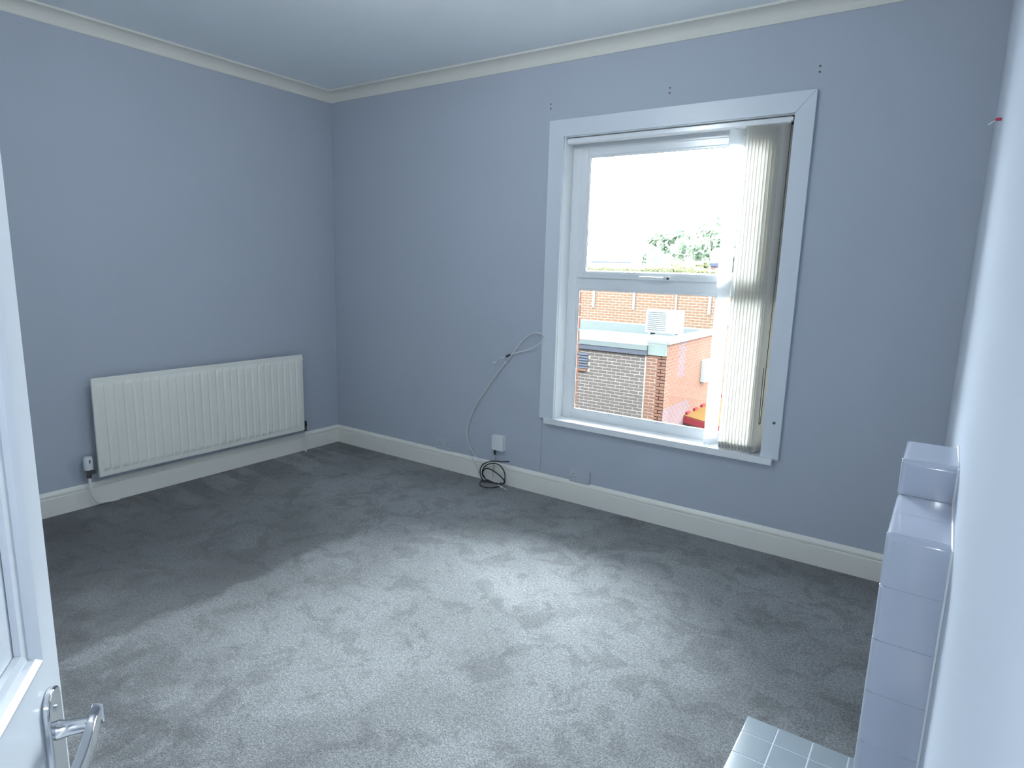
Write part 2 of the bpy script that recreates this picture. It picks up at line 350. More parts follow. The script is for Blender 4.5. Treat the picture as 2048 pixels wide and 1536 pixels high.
obj('outer_frame', b, 'upvc', win, bevel=.003)
GX0, GX1 = 2.178, IX1-.081
obj('glazing_bead', rect_frame(GX0-.016, GX1+.016, .579, 1.37, .016, .016, .014, .015, .104, .118), 'upvc', win, bevel=.002)
sash = obj('opening_sash', rect_frame(2.163, IX1-.066, 1.432, 2.196, .05, .05, .032, .04, FY0-.012, .118), 'upvc', win, bevel=.004)
obj('glazing_bead', rect_frame(2.210, IX1-.113, 1.46, 2.158, .014, .014, .012, .013, .094, .114), 'upvc', sash, bevel=.002)
obj('gasket', rect_frame(2.222, IX1-.125, 1.470, 2.147, .0025, .0025, .0025, .0025, .098, .104), 'dark', sash)
obj('gasket', rect_frame(GX0-.001, GX1+.001, .590, 1.357, .0025, .0025, .0025, .0025, .106, .112), 'dark', win)
obj('pane', MB().box(2.215, IX1-.118, .104, .108, 1.463, 2.153), 'glass', win)
obj('pane', MB().box(GX0-.006, GX1+.006, .110, .114, .585, 1.362), 'glass', win)
hd = obj('handle', MB().box(2.715, 2.785, FY0-.026, FY0-.012, 1.432, 1.456), 'upvc', win, bevel=.004)
hp = [(2.745, .062, 1.444), (2.72, .05, 1.444), (2.69, .047, 1.4455), (2.65, .049, 1.447), (2.60, .055, 1.448)]
obj('lever', MB().tube(catmull(hp, 4), [.0085]*4+[.008]*5+[.007]*5+[.004]*3, 8), 'upvc', hd, smooth=True)
obj('lock_button', MB().lathe([(.006, 0), (.006, .006), (.004, .007)], (2.768, FY0-.033, 1.444), 'y', 12), 'dark', hd)
obj('lock_button', MB().box(2.708, 2.722, FY0-.028, FY0-.02, 1.438, 1.448), 'dark', hd)

# ------------------------------------------------------------------ vertical blind
bl = tag(empty('vertical_blind', (3.22, .04, .53)), 'cream vertical blind bunched at the right side of the window', 'blind')
obj('headrail', MB().box(IX0+.006, IX1-.012, .018, .055, 2.222, 2.253).box(IX0+.006, IX1-.012, .014, .018, 2.226, 2.250), 'upvc', bl, bevel=.002)
obj('end_cap', MB().box(IX1-.022, IX1-.010, .016, .057, 2.220, 2.255), 'acgrille', bl)
def slat_mesh(w, h, curve, name):
    n = 8; us = [-w/2+w*i/n for i in range(n+1)]; b_ = MB()
    def strip(us, off):
        vs = []
        for z in (0, h): vs += [(curve*(1-(2*u/w)**2)+off, u, z) for u in us]
        m_ = len(us); b_.add(vs, [(i, i+1, m_+1+i, m_+i) for i in range(m_-1)])
    strip(us, 0); strip([-w/2, -w/2+.002, -w/2+.004], .0009)
    return b_.mesh(name, smooth=True, fix=False)
SZ0, SZ1 = .538, 2.222
sm = slat_mesh(.089, SZ1-SZ0, .013, 'slat'); sm.materials.append(M['slat'])
sw = slat_mesh(.089, SZ1-SZ0, .005, 'slat'); sw.materials.append(M['slat_white'])
wm = MB().box(.0, .004, -.044, .044, 0, .036).mesh('bottom_weight', bevel=.001, seg=1); wm.materials.append(M['weight'])
ww = MB().box(.0, .004, -.044, .044, 0, .034).mesh('bottom_weight', bevel=.001, seg=1); ww.materials.append(M['slat_white'])
hm = MB().box(-.004, .004, -.012, .012, 0, .03).mesh('hanger', bevel=.001, seg=1); hm.materials.append(M['white_plastic'])
rs = random.Random(3)
spots = [(3.098, 38, sw, ww)]+[(3.158+.0172*i, rs.uniform(-1.5, 1.5)+(4 if i < 10 else 4+9*(i-9)), sm, wm) for i in range(12)]
for x, a, me, wme in spots:
    Mx = Matrix.Translation((x, .040, SZ0)) @ Matrix.Rotation(math.radians(-a), 4, 'Z')
    s_ = bpy.data.objects.new('slat', me); COL.objects.link(s_); s_.parent = bl; s_.matrix_parent_inverse = PW[bl.name].inverted(); s_.matrix_basis = Mx
    for nm, m2, dz in (('bottom_weight', wme, -.006), ('hanger', hm, SZ1-SZ0-.008)):
        k = bpy.data.objects.new(nm, m2); COL.objects.link(k); k.parent = s_; k.location = (.001, 0, dz)
b = MB()
for k in range(len(spots)-1):
    a, c = spots[k][0], spots[k+1][0]
    b.tube([(a+(c-a)*t/6, -.004, .545-.02*math.sin(math.pi*t/6)*min(1, (c-a)/.03)) for t in range(7)], .0012, 5)
obj('link_chain', b, 'white_plastic', bl)
obj('control_cord', MB().tube(catmull([(3.372, -.004, 2.23), (3.371, -.006, 1.6), (3.368, -.004, 1.05), (3.366, .0, .74), (3.362, .006, .70), (3.358, .0, .73), (3.356, -.004, 1.0)], 6), .0018, 6), 'acgrille', bl)

# ------------------------------------------------------------------ radiator
rad = tag(empty('radiator', (.05, -1.132, 0)), 'ivory fluted panel radiator on the left wall', 'radiator')
Y0, Y1, Z0, Z1, XF = -1.8646, -.3994, .1857, .7828, .084
NF = 27; pit = (Y1-Y0-.03)/NF
ys = [Y0, Y0+.004]; dx = [-.003, 0]; fl_ = [0, 0]
for k in range(NF):
    c = Y0+.015+pit*(k+.5)
    for u, h in ((-.46, 0), (-.30, 1), (.30, 1), (.46, 0)): ys.append(c+u*pit); fl_.append(h); dx.append(0)
ys += [Y1-.004, Y1]; fl_ += [0, 0]; dx += [0, -.003]
zr = [(Z0, 0, -.003), (Z0+.004, 0, 0), (Z0+.030, 0, 0), (Z0+.052, 1, 0), (Z1-.052, 1, 0), (Z1-.030, 0, 0), (Z1-.004, 0, 0), (Z1, 0, -.003)]
vs_ = []; fs_ = []
for z, h, e in zr:
    for i, y in enumerate(ys): vs_.append((XF+.0065*h*fl_[i]+min(e, dx[i]), y, z))
n = len(ys)
for j in range(len(zr)-1):
    for i in range(n-1): fs_.append((j*n+i, j*n+i+1, (j+1)*n+i+1, (j+1)*n+i))
obj('front_panel', MB().add(vs_, fs_), 'radiator', rad, fix=False)
b = MB(); b.box(XF-.016, XF-.003, Y0+.0005, Y1-.0005, Z0+.0005, Z1-.0005); obj('panel_body', b, 'radiator', rad)
obj('rear_seam', MB().box(XF-.022, XF-.016, Y0+.008, Y1-.008, Z0+.008, Z1-.008), 'radiator', rad)
for y in (-1.60, -.66): obj('wall_bracket', MB().box(0, XF-.02, y-.015, y+.015, Z0+.06, Z1-.06), 'radiator', rad)
p = onx(181, 945, .06)
vy, vz = Y0-.048, .222
vb = obj('thermostatic_valve', MB().lathe([(.013, -.03), (.014, -.012), (.012, -.010), (.012, .006), (.016, .008), (.016, .02)], (.062, vy, vz), 'z', 16).tube([(.062, vy, vz), (.062, Y0-.012, vz)], .010, 10).lathe([(.013, -.006), (.013, .006)], (.062, Y0-.024, vz), 'y', 6), 'brass_dark', rad, smooth=True)
obj('valve_head', MB().lathe([(.012, .018), (.0235, .022), (.025, .05), (.0245, .086), (.021, .098), (.015, .1005)], (.062, vy, vz), 'z', 24), 'white_plastic', vb, smooth=True)
obj('index_mark', MB().box(.0855, .0885, vy-.003, vy+.003, vz+.064, vz+.086), 'dark', vb)
obj('pipe_tail', MB().tube(catmull([(.062, vy, vz-.025), (.062, vy+.003, .13), (.055, vy+.012, .07), (.046, vy+.04, .030), (.040, vy+.09, .014), (.036, vy+.16, .008)], 6), .0075, 10), 'cream', rad, smooth=True)
vy2 = Y1+.022
lv = obj('lockshield_valve', MB().tube([(.062, Y1+.0, .200), (.062, vy2, .200)], .009, 10).lathe([(.011, -.03), (.011, .008)], (.062, vy2, .200), 'z', 14), 'brass_dark', rad, smooth=True)
obj('valve_cap', MB().lathe([(.012, .008), (.013, .012), (.012, .046), (.009, .05)], (.062, vy2, .200), 'z', 16), 'dark', lv, smooth=True)
obj('pipe_tail', MB().tube([(.062, vy2, .172), (.062, vy2, .10), (.060, vy2-.002, .004)], .0075, 10), 'cream', rad, smooth=True)
obj('bleed_plug', MB().lathe([(.009, 0), (.009, .006), (.005, .008)], (XF-.01, Y1, Z1-.035), 'y', 12), 'radiator', rad)

# ------------------------------------------------------------------ electrics and cables on the window wall
def double_socket(x, z, label, holes, pm):
    t = tag(empty('double_socket', (x, 0, z-.043)), label, 'socket', 'double sockets above the skirting')
    pl_ = obj('face_plate', MB().box(x-.073, x+.073, -.012, 0, z-.043, z+.043), pm, t, bevel=.003)
    for sx in (-1, 1):
        obj('switch_rocker', MB().box(x+sx*.018-.006, x+sx*.018+.006, -.0145, -.011, z+.012, z+.030), pm, t, bevel=.001)
        if sx in holes:
            for ux, uz, w, h in ((0, .012, .004, .009), (-.011, -.010, .0065, .0045), (.011, -.010, .0065, .0045)):
                obj('pin_hole', MB().box(x+sx*.042+ux-w/2, x+sx*.042+ux+w/2, -.0123, -.011, z+uz-h/2, z+uz+h/2), 'dark', t)
    for sx in (-1, 1): obj('screw', MB().lathe([(.0028, -.0127), (.0028, -.011)], (x+sx*.06, 0, z+.001), 'y', 8), pm, t)
    return t
p = ony(887, 889, -.01); double_socket(1.172, .186, 'overpainted double socket nearest the corner, just above the skirting', (-1, 1), 'paint_socket')
double_socket(2.305, .180, 'overpainted double socket directly below the window', (-1,), 'paint_socket')
a, c = ony(983.5, 869, -.032), ony(1005, 904, -.032)
bx = tag(empty('cable_junction_box', ((a.x+c.x)/2, 0, c.z)), 'small white plastic box on the wall above the black cable coil', 'junction box')
obj('cover', MB().box(a.x, c.x, -.034, -.010, c.z, a.z), 'white_plastic', bx, bevel=.004, seg=3)
obj('back_plate', MB().box(a.x+.002, c.x+.003, -.010, 0, c.z+.002, a.z), 'white_plastic', bx)
obj('screw', MB().lathe([(.003, -.0345), (.003, -.033)], (c.x-.014, 0, c.z+.014), 'y', 10), 'grey_cable', bx)
q = ony(989.5, 908, -.02)
obj('cable_connector', MB().lathe([(.006, -.036), (.008, -.03), (.008, -.014), (.006, -.010), (.0075, -.006), (.0075, .004)], (q.x, -.02, c.z), 'z', 12), 'dark', bx)
obj('drop_cable', MB().tube(catmull([(q.x, -.02, c.z-.034), (q.x-.001, -.022, c.z-.06), (q.x-.004, -.028, .10), (q.x-.01, -.026, .03)], 6), .0032, 8), 'grey_cable', bx)
# white aerial lead: up the wall, round a loop and down to its plug
def wpath(P): return [ony(px, py, y) for px, py, y in P]
wc = tag(empty('white_aerial_cable', tuple(ony(1000, 972, -.06))), 'white aerial cable arching up the wall into a loop beside the window', 'cable')
A = wpath([(1016, 711, -.016), (1030, 706, -.014), (1058, 698.5, -.020), (1080, 686, -.034), (1089, 675, -.040), (1084, 668.5, -.034), (1074, 665.5, -.02), (1060, 669, -.012), (1045, 681, -.010), (1030, 701, -.010), (1012, 724, -.009), (993, 749, -.007), (972, 779, -.006), (954, 806, -.006), (940, 838, -.008), (934, 868, -.012), (939, 892, -.02), (951, 912, -.03), (967, 926, -.04), (966, 936, -.05), (965, 950, -.055), (978, 961, -.066)])
A += [onz(992, 968, .010), onz(1002, 973.5, .006), onz(1013, 980, .005)]
obj('cable', MB().tube(catmull(A, 6), .0030, 8), 'white_cable', wc, smooth=True)
Bp = wpath([(1080, 668.5, -.030), (1066, 672.5, -.018), (1046, 686.5, -.012), (1029, 704, -.014), (1014, 725, -.013), (995, 749, -.012), (974, 779, -.011), (957, 806, -.011), (942, 838, -.006), (935.5, 868, -.006), (938, 896, -.01), (945, 917, -.022), (955, 938, -.026), (958, 952, -.03)])
obj('cable_strand', MB().tube(catmull(Bp, 6), .0019, 6), 'grey_cable', wc, smooth=True)
a, c2 = ony(1012, 713, -.014), ony(1021, 709, -.014)
pg = obj('plug', MB().tube([c2, a], [.0055, .006], 10), 'dark', wc)
obj('plug_tip', MB().tube([a, ony(1003, 716, -.016)], [.003, .0022], 8), 'white_cable', pg)
obj('plug_tail', MB().tube(catmull([ony(1003, 716, -.016), ony(997, 720, -.018), ony(992, 724, -.016)], 4), .0012, 6), 'grey_cable', pg)
obj('pulled_cap', MB().tube([ony(993, 724, -.014), ony(987, 725.5, -.014)], .005, 8), 'white_cable', pg)
obj('cable_clip', MB().tube([ony(1009, 724, -.01), ony(1013.5, 727, -.01)], .005, 8), 'white_cable', wc)
obj('end_plug', MB().tube([onz(997, 970.5, .009), onz(1003, 974, .009)], .006, 10), 'white_plastic', wc)
# black cable coil
bc = tag(empty('black_cable_coil', tuple(onz(985, 966, 0))), 'black cable coiled on the carpet against the skirting', 'cable')
def yoff(px): return -.050
K = [(1018, 923, -.040), (1004, 923.6, -.040), (990, 922.4, -.044), (978, 923.5, -.05), (967, 928, -.056), (961, 937, -.060), (960.5, 948, -.064), (964, 957, -.070), (969, 963, -.076)]
P1 = wpath(K)
ring = []
for k in range(15):
    w = math.radians(110-24*k); ring.append(onz(981+21.5*math.cos(w), 967.6-8.0*math.sin(w), .006+.0007*k))
up = wpath([(1005, 968, -.062), (1009.5, 958, -.056), (1008.5, 944, -.052), (1001, 932, -.050), (989, 926.8, -.050), (976, 928.5, -.054), (966.5, 937, -.058), (964.5, 949, -.062), (971, 957.5, -.066), (981, 962.5, -.068), (995, 968, -.066), (1005, 967.5, -.060), (1008.5, 962, -.054), (1001, 953, -.048), (988, 942.5, -.044), (974, 936.8, -.044), (967, 941, -.046), (965.5, 948, -.05), (970, 955, -.06)])
obj('cable', MB().tube(catmull(P1+ring+up, 5), .0042, 8), 'black_cable', bc, smooth=True)
# the cable painted onto the wall below the window's left corner
pc = [ony(1083, 838, -.002), ony(1083, 862, -.002), ony(1081.5, 890, -.002), ony(1081, 915, -.002), ony(1079, 941, -.003)]
tag(obj('surface_cable', MB().tube(catmull(pc, 6), .0028, 8), 'wall', smooth=True), 'thin overpainted cable running down the wall below the window casing', 'cable')
# red wall plug
p = onx(2004, 238, RW)
rp = tag(empty('wall_plug', (RW-.004, p.y, p.z)), 'small red plastic wall plug with a pin, high on the right wall', 'wall plug')
obj('plug_body', MB().lathe([(.002, -.016), (.0042, -.012), (.0042, 0), (.006, .0005), (.006, .0015)][::-1], (RW, p.y, p.z), 'x', 10), 'red_plug', rp)
obj('pin', MB().tube([(RW-.012, p.y, p.z), (RW-.030, p.y+.006, p.z-.012)], .0016, 6), 'chrome', rp)

# ------------------------------------------------------------------ tiled fireplace and hearth
def tile_mesh(sx, sy, sz, rounds=(), r=.011, small=.0014):
    """tile centred on its origin; rounds = pairs of outward face directions whose shared edge is bull-nosed"""
    bm = bmesh.new(); bmesh.ops.create_cube(bm, size=1); bmesh.ops.scale(bm, vec=(sx, sy, sz), verts=bm.verts)
    ax = {'-x': (-1, 0, 0), '+x': (1, 0, 0), '-y': (0, -1, 0), '+y': (0, 1, 0), '+z': (0, 0, 1), '-z': (0, 0, -1)}
    big = []
    for e in bm.edges:
        nn = [tuple(round(c) for c in f.normal) for f in e.link_faces]
        if any(ax[a_] in nn and ax[b_] in nn for a_, b_ in rounds): big.append(e)
    keep = set(big)
    if big: bmesh.ops.bevel(bm, geom=big, offset=r, segments=4, profile=.5, affect='EDGES', clamp_overlap=True)
    sharp = [e for e in bm.edges if len(e.link_faces) == 2 and e.calc_face_angle(0) > 1.2]
    bmesh.ops.bevel(bm, geom=sharp, offset=small, segments=1, profile=.5, affect='EDGES', clamp_overlap=True)
    me = bpy.data.meshes.new('tile'); bm.to_mesh(me); bm.free()
    me.polygons.foreach_set('use_smooth', [True]*len(me.polygons))
    try: me.set_sharp_from_angle(angle=math.radians(35))
    except Exception: pass
    return me
FX, FYN, FYF, FT = 4.083, -2.28, -1.60, 1.062      # front plane, near face, far face, shoulder height
UYN, UYF, UT = -2.035, -1.845, 1.134                # raised middle
fp = tag(empty('tiled_fireplace', (4.13, -1.94, 0)), 'grey painted tile fireplace with a stepped top against the right wall', 'fireplace')
b = MB(); e = .0013
k_ = .0105
for ex, ey, ez in ((e, k_, k_), (k_, e, k_), (k_, k_, e)):
    b.box(FX+ex, RW, FYN+ey, FYF-ey, 0, FT-ez); b.box(FX+ex, RW, UYN+ey, UYF-ey, FT-.02, UT-ez)
obj('grout_body', b, 'grout', fp, fix=False)
TC = {}
def tile(cx, cy, cz, sx, sy, sz, rounds=(), m_='tile', parent=fp, r=.011):
    key = (round(sx, 4), round(sy, 4), round(sz, 4), tuple(rounds), m_)
    if key not in TC:
        me = tile_mesh(sx, sy, sz, rounds, r); me.materials.append(M[m_]); TC[key] = me
    return inst('tile', TC[key], (cx, cy, cz), parent)
J = .0008; PT = .1; D = RW-FX+.002; th = .012
zrows = [(FT-.094, FT)]
z = FT-.094
while z > 0.02: zrows.append((max(0, z-.1), z)); z -= .1
for k, (z0, z1) in enumerate(zrows):
    h = z1-z0-J
    for yy, sgn in ((FYN, '-y'), (FYF, '+y')):
        rr = [('-x', sgn)]+([(sgn, '+z')] if k == 0 else [])
        tile((FX+RW)/2-.001, yy+(th/2 if sgn == '-y' else -th/2), (z0+z1)/2, D-.002, th, h, rr)
# front (room side) tiles, leaving a closed opening in the middle
fy = [FYN+th]; 
while fy[-1]+.1 < FYF-th-.02: fy.append(fy[-1]+(FYF-FYN-2*th)/7)
fy.append(FYF-th)
for k, (z0, z1) in enumerate(zrows):
    for i in range(len(fy)-1):
        if 1 < i < len(fy)-3 and z1 < .67: continue
        tile(FX+th/2, (fy[i]+fy[i+1])/2, (z0+z1)/2, th, fy[i+1]-fy[i]-J, z1-z0-J, [('-x', '+z')] if k == 0 else [])
obj('blanking_panel', MB().box(FX+.0004, FX+.008, fy[2], fy[-3], .05, zrows[4][0]), 'tile', fp)
# shoulder tops and raised middle
for y0, y1 in ((FYN+.0, FYN+.125), (FYN+.125, UYN), (UYF, FYF-.125), (FYF-.125, FYF)):
    o_ = .012 if y0 == FYN else 0; o2 = .012 if y1 == FYF else 0
    tile((FX+RW)/2-.001, (y0+o_+y1-o2)/2, FT-th/2, D-.002-.0, y1-o2-y0-o_-J, th, [('-x', '+z')])
tile((FX+RW)/2-.001, UYN+th/2, (FT+UT)/2, D-.002, th, UT-FT-.001, [('-x', '-y'), ('-y', '+z')])
tile((FX+RW)/2-.001, UYF-th/2, (FT+UT)/2, D-.002, th, UT-FT-.001, [('-x', '+y'), ('+y', '+z')])
tile((FX+RW)/2-.001, (UYN+UYF)/2, UT-th/2, D-.002, UYF-UYN-2*th-J, th, [('-x', '+z')])
tile(FX+th/2, (UYN+UYF)/2, (FT+UT-th)/2, th, UYF-UYN-2*th-J, UT-FT-th-.001, ())
obj('sealant_bead', MB().tube([(RW-.001, FYN-.001, 0), (RW-.001, FYN-.001, FT-.004), (RW-.001, FYN+.01, FT+.001), (RW-.001, UYN-.004, FT+.001), (RW-.001, UYN-.002, UT-.004), (RW-.001, UYF, UT+.001)], .0030, 6), 'caulk', fp, smooth=True)
ht = tag(empty('tiled_hearth', (3.91, -1.94, 0)), 'low grey tiled hearth slab on the carpet in front of the fireplace', 'hearth')
HX0, HY0, HY1, HZ = 3.738, -2.41, -1.468, .05
obj('grout_body', MB().box(HX0+.007, FX, HY0+.007, HY1-.007, 0, HZ-.0008), 'grout', ht)
hx = [HX0, 3.838, 3.940, 4.041, FX]
hy = [HY1, HY1-.088]
while hy[-1]-.106 > HY0+.05: hy.append(hy[-1]-.106)
hy.append(HY0)
for j in range(len(hy)-1):
    for i in range(4):
        rr = ([('-x', '+z')] if i == 0 else [])+([('+y', '+z')] if j == 0 else [])+([('-y', '+z')] if j == len(hy)-2 else [])
        if hx[i+1]-hx[i] < .03: continue
        tile((hx[i]+hx[i+1])/2, (hy[j]+hy[j+1])/2, HZ-.006-(.019 if i == 0 or j in (0, len(hy)-2) else 0), hx[i+1]-hx[i]-.003, hy[j]-hy[j+1]-.002, .012 if not (i == 0 or j in (0, len(hy)-2)) else .05, rr, 'hearth_tile', ht, .006)

# ------------------------------------------------------------------ door
LD = Vector((-.823, .568, 0)).normalized(); EDGE = Vector((3.362, -3.230, 0)); DW, DT, DH = .762, .04, 1.98
HG = EDGE-LD*DW
rz = math.atan2(LD.y, LD.x)                       # local +x = from hinge to lock edge; the room face is local -y
dr = structure(empty('door_1', (HG.x, HG.y, .008), rz), 'white panelled door standing ajar with a chrome lever handle', 'door')
NF_ = Vector((-LD.y, LD.x, 0))
if NF_.dot(CAM-EDGE) < 0: NF_ = -NF_
def ondoor(px, py):
    v = ray(px, py); t = (EDGE-CAM).dot(NF_)/v.dot(NF_); P = CAM+v*t; return (P-HG).dot(LD), P.z-.008
sgn = 1 if NF_.dot(Vector((-LD.y, LD.x, 0))) > 0 else -1      # room face at local y = 0, thickness behind it
def dbox(mb, x0, x1, y0, y1, z0, z1):
    ya, yb = sorted((-sgn*y0, -sgn*y1)); return mb.box(x0, x1, ya, yb, z0, z1)
px_, pz_ = ondoor(58, 1322)
ST = DW-px_                                        # stile width
MIDZ = (pz_-.30, pz_)
PX = [(ST, DW/2-.05), (DW/2+.05, DW-ST)]; PZ = [(.21, MIDZ[0]+.02), (MIDZ[1], DH-.11)]
b = MB()
for x0, x1 in ((0, ST), (PX[0][1], PX[1][0]), (DW-ST, DW)): dbox(b, x0, x1, 0, DT, 0, DH)
for z0, z1 in ((0, PZ[0][0]), (PZ[0][1], PZ[1][0]), (PZ[1][1], DH)):
    for x0, x1 in PX: dbox(b, x0, x1, 0, DT, z0, z1)
obj('leaf', b, 'doorpaint', dr, local=True, fix=False)
def ring_mesh(x0, x1, z0, z1, prof):
    """mitred moulding: prof = (inset, depth below face) pairs"""
    vs = []; fs = []
    for i_, d_ in prof:
        for X, Z in ((x0+i_, z0+i_), (x1-i_, z0+i_), (x1-i_, z1-i_), (x0+i_, z1-i_)): vs.append((X, -sgn*d_, Z))
    for k in range(len(prof)-1):
        for c_ in range(4): fs.append((k*4+c_, k*4+(c_+1) % 4, (k+1)*4+(c_+1) % 4, (k+1)*4+c_))
    return MB().add(vs, fs)
for x0, x1 in PX:
    for z0, z1 in PZ:
        obj('moulding', ring_mesh(x0, x1, z0, z1, [(-.014, -.0002), (-.012, -.007), (-.004, -.010), (.002, -.006), (.004, -.001), (.014, .001), (.016, .006)]), 'doorpaint', dr, local=True)
        pn = ring_mesh(x0, x1, z0, z1, [(.0, .0065), (.036, .0065), (.038, .003), (.062, -.001), (.064, -.001)])
        n = len(pn.v); pn.f.append((n-4, n-3, n-2, n-1)); 
        obj('panel', pn, 'doorpaint', dr, local=True)
        obj('panel', dbox(MB(), x0, x1, .018, DT-.008, z0, z1), 'doorpaint', dr, local=True)
# lever handle on a long back plate
hx_, hz_ = ondoor(104, 1457)
xa = ondoor(83, 1440)[0]; xb = ondoor(113, 1440)[0]; zt = ondoor(96, 1372)[1]
pc_ = (xa+xb)/2; pw = max(.038, xb-xa); ph = (zt-hz_)+.085
prof = []
for k in range(9):
    w = math.pi*k/8; prof.append((pc_+pw/2*math.cos(w)*1.0, zt-.016+.016*math.sin(w)))
prof += [(pc_-pw/2, zt-ph), (pc_+pw/2, zt-ph)]
hp_ = obj('handle_plate', MB().prism(prof, lambda a, b_, t: (a, sgn*t, b_), .0, .007), 'chrome', dr, local=True, bevel=.002)
for dz in (-.022, -ph+.02):
    obj('screw', MB().lathe([(.0035, 0), (.0035, .0015), (.002, .002)], (pc_, 0, zt+dz), 'y', 10) if False else MB().tube([(pc_, sgn*.0065, zt+dz), (pc_, sgn*.0085, zt+dz)], .0035, 10), 'chrome', hp_, local=True)
Lx = [(pc_, sgn*.006, hz_), (pc_, sgn*.016, hz_), (pc_, sgn*.032, hz_), (pc_-.004, sgn*.040, hz_)]
obj('lever', MB().tube(Lx, [.0105, .0085, .0085, .0085], 14), 'chrome', hp_, local=True, smooth=True)
# flat curved grip running back towards the hinge
gp = MB(); N = 10; vs_ = []
for k in range(N+1):
    t = k/N; x = pc_+.014-.115*t; y = .040+.004*math.sin(math.pi*t)-.006*t*t*2; hh = .013+.003*math.sin(math.pi*t)
    zc = hz_-.010*t+.006*math.sin(2*math.pi*t)
    for dy, dz in ((-.004, -hh), (.004, -hh*.8), (.004, hh*.8), (-.004, hh)): vs_.append((x, sgn*(y+dy), zc+dz))
fs_ = [(k*4+c_, k*4+(c_+1) % 4, k*4+4+(c_+1) % 4, k*4+4+c_) for k in range(N) for c_ in range(4)]+[(0, 1, 2, 3), (N*4+3, N*4+2, N*4+1, N*4)]
obj('lever', gp.add(vs_, fs_), 'chrome', hp_, local=True, bevel=.0015, smooth=True)
for z in (.25, 1.0, 1.72): obj('hinge', MB().tube([(-.004, sgn*.004, z-.045), (-.004, sgn*.004, z+.045)], .005, 8), 'chrome', dr, local=True)

# ------------------------------------------------------------------ added fill light, built as a ceiling lamp out of view
def glow(strength):
    Mt = bpy.data.materials.new('fill_globe_glow'); Mt.use_nodes = True; b_ = Mt.node_tree.nodes['Principled BSDF']
    b_.inputs['Base Color'].default_value = (.85, .87, .9, 1); b_.inputs['Emission Color'].default_value = (.86, .94, 1.0, 1); b_.inputs['Emission Strength'].default_value = strength; return Mt
LX, LY, LZ, LR = 2.30, -1.85, 2.605, .115
cl_ = tag(empty('fill_lamp', (LX, LY, RH)), 'added fill lamp, an unseen round globe below the middle of the ceiling', 'lamp')
obj('fill_lamp_rose', MB().lathe([(.02, RH-.035), (.045, RH-.025), (.05, RH-.001)], (LX, LY, 0), 'z', 24), 'white_plastic', cl_, smooth=True)
obj('flex', MB().tube([(LX, LY, RH-.03), (LX, LY, LZ+LR)], .004, 8), 'white_plastic', cl_)
obj('shade_collar', MB().lathe([(.04, LZ+LR-.02), (.04, LZ+LR+.02), (.015, LZ+LR+.04)], (LX, LY, 0), 'z', 20), 'chrome', cl_, smooth=True)
obj('fill_globe', MB().lathe([(LR*math.sin(math.pi*k/16), -LR*math.cos(math.pi*k/16)) for k in range(17)], (LX, LY, LZ), 'z', 32), glow(58.0), cl_, smooth=True)

# ------------------------------------------------------------------ outdoors: the brick building behind
YD, YU = 9.6, 13.5
XR = ony(1333, 720, YD).x; XP = ony(1293, 714, YD).x
ZB = ony(1230, 703.5, YD).z                        # underside of the fascia
ZRF = ony(1160, 677, YD).z                         # roof edge
GZ = -3.2
XL = -4.6
bd = tag(empty('brick_building', (-2.7, YD+2, GZ)), 'brick building with a flat roof across the yard outside the window', 'building')
HB = .075; BL = .225
def brick_mesh(w, d, h, mm): 
    me = MB().box(-w/2, w/2, 0, d, 0, h).mesh('brick', bevel=.003, seg=1); me.materials.append(M[mm]); return me
def brick_rows(x0, x1, y, z0, z1, mm, parent, top=True, skip=None, limit=300):
    full = brick_mesh(BL-.014, .05, HB-.015, mm); half = brick_mesh(BL/2-.014, .05, HB-.015, mm)
    k = 0; cnt = 0; z = z1-HB
    while z > z0-.001:
        x = x0+(0 if k % 2 else -BL/2)
        while x < x1-.02:
            a_, b_ = max(x, x0), min(x+BL, x1)
            if b_-a_ > .05 and not (skip and skip((a_+b_)/2, z)):
                inst('brick', full if b_-a_ > .18 else half, ((a_+b_)/2 if b_-a_ > .18 or b_ == x1 else a_+BL/4, y-.006+random.uniform(-.002, .002), z+.005), parent); cnt += 1
            x += BL
        z -= HB; k += 1
    return cnt
dw = obj('front_wall', MB().box(XL, XP, YD, YD+.1, GZ, ZRF-.05), 'mortar', bd)
va, vb_ = ony(1158, 703, YD), ony(1175.5, 738, YD)
n1 = brick_rows(-3.62, XP-.02, YD, -2.0, ZB, 'brick_dark', dw, skip=lambda x, z: x < vb_.x-.03 and vb_.z-.1 < z < va.z)
obj('weep_joint', MB().box(XP-.02, XP, YD-.012, YD, -2.4, ZB), 'mortar', bd)
vt = obj('vent_frame', MB().box(vb_.x-.5, vb_.x, YD-.004, YD+.02, vb_.z, va.z), 'louvre', bd)
for k in range(6):
    z = vb_.z+(va.z-vb_.z)*(k+.1)/6.2
    obj('louvre_blade', MB().add([(vb_.x-.5, YD-.03, z), (vb_.x, YD-.03, z), (vb_.x, YD-.004, z+.05), (vb_.x-.5, YD-.004, z+.05), (vb_.x-.5, YD-.03, z+.008), (vb_.x, YD-.03, z+.008), (vb_.x, YD-.004, z+.058), (vb_.x-.5, YD-.004, z+.058)], [(0, 1, 2, 3), (4, 5, 6, 7), (0, 1, 5, 4), (2, 3, 7, 6), (1, 2, 6, 5), (0, 3, 7, 4)]), 'fascia', vt)
obj('vent_sill', MB().box(vb_.x-.5, vb_.x-.02, YD-.05, YD, vb_.z-.05, vb_.z-.01), 'brick_red', bd)
ZF1 = ony(1230, 694, YD).z
obj('fascia', MB().box(XL, XP+.02, YD-.05, YD, ZB, ZF1), 'fascia', bd)
obj('lead_flashing', MB().box(XL, XP+.02, YD-.06, YD+.1, ZF1, ZRF), 'lead', bd)
ZR2 = ony(1230, 655, YU).z
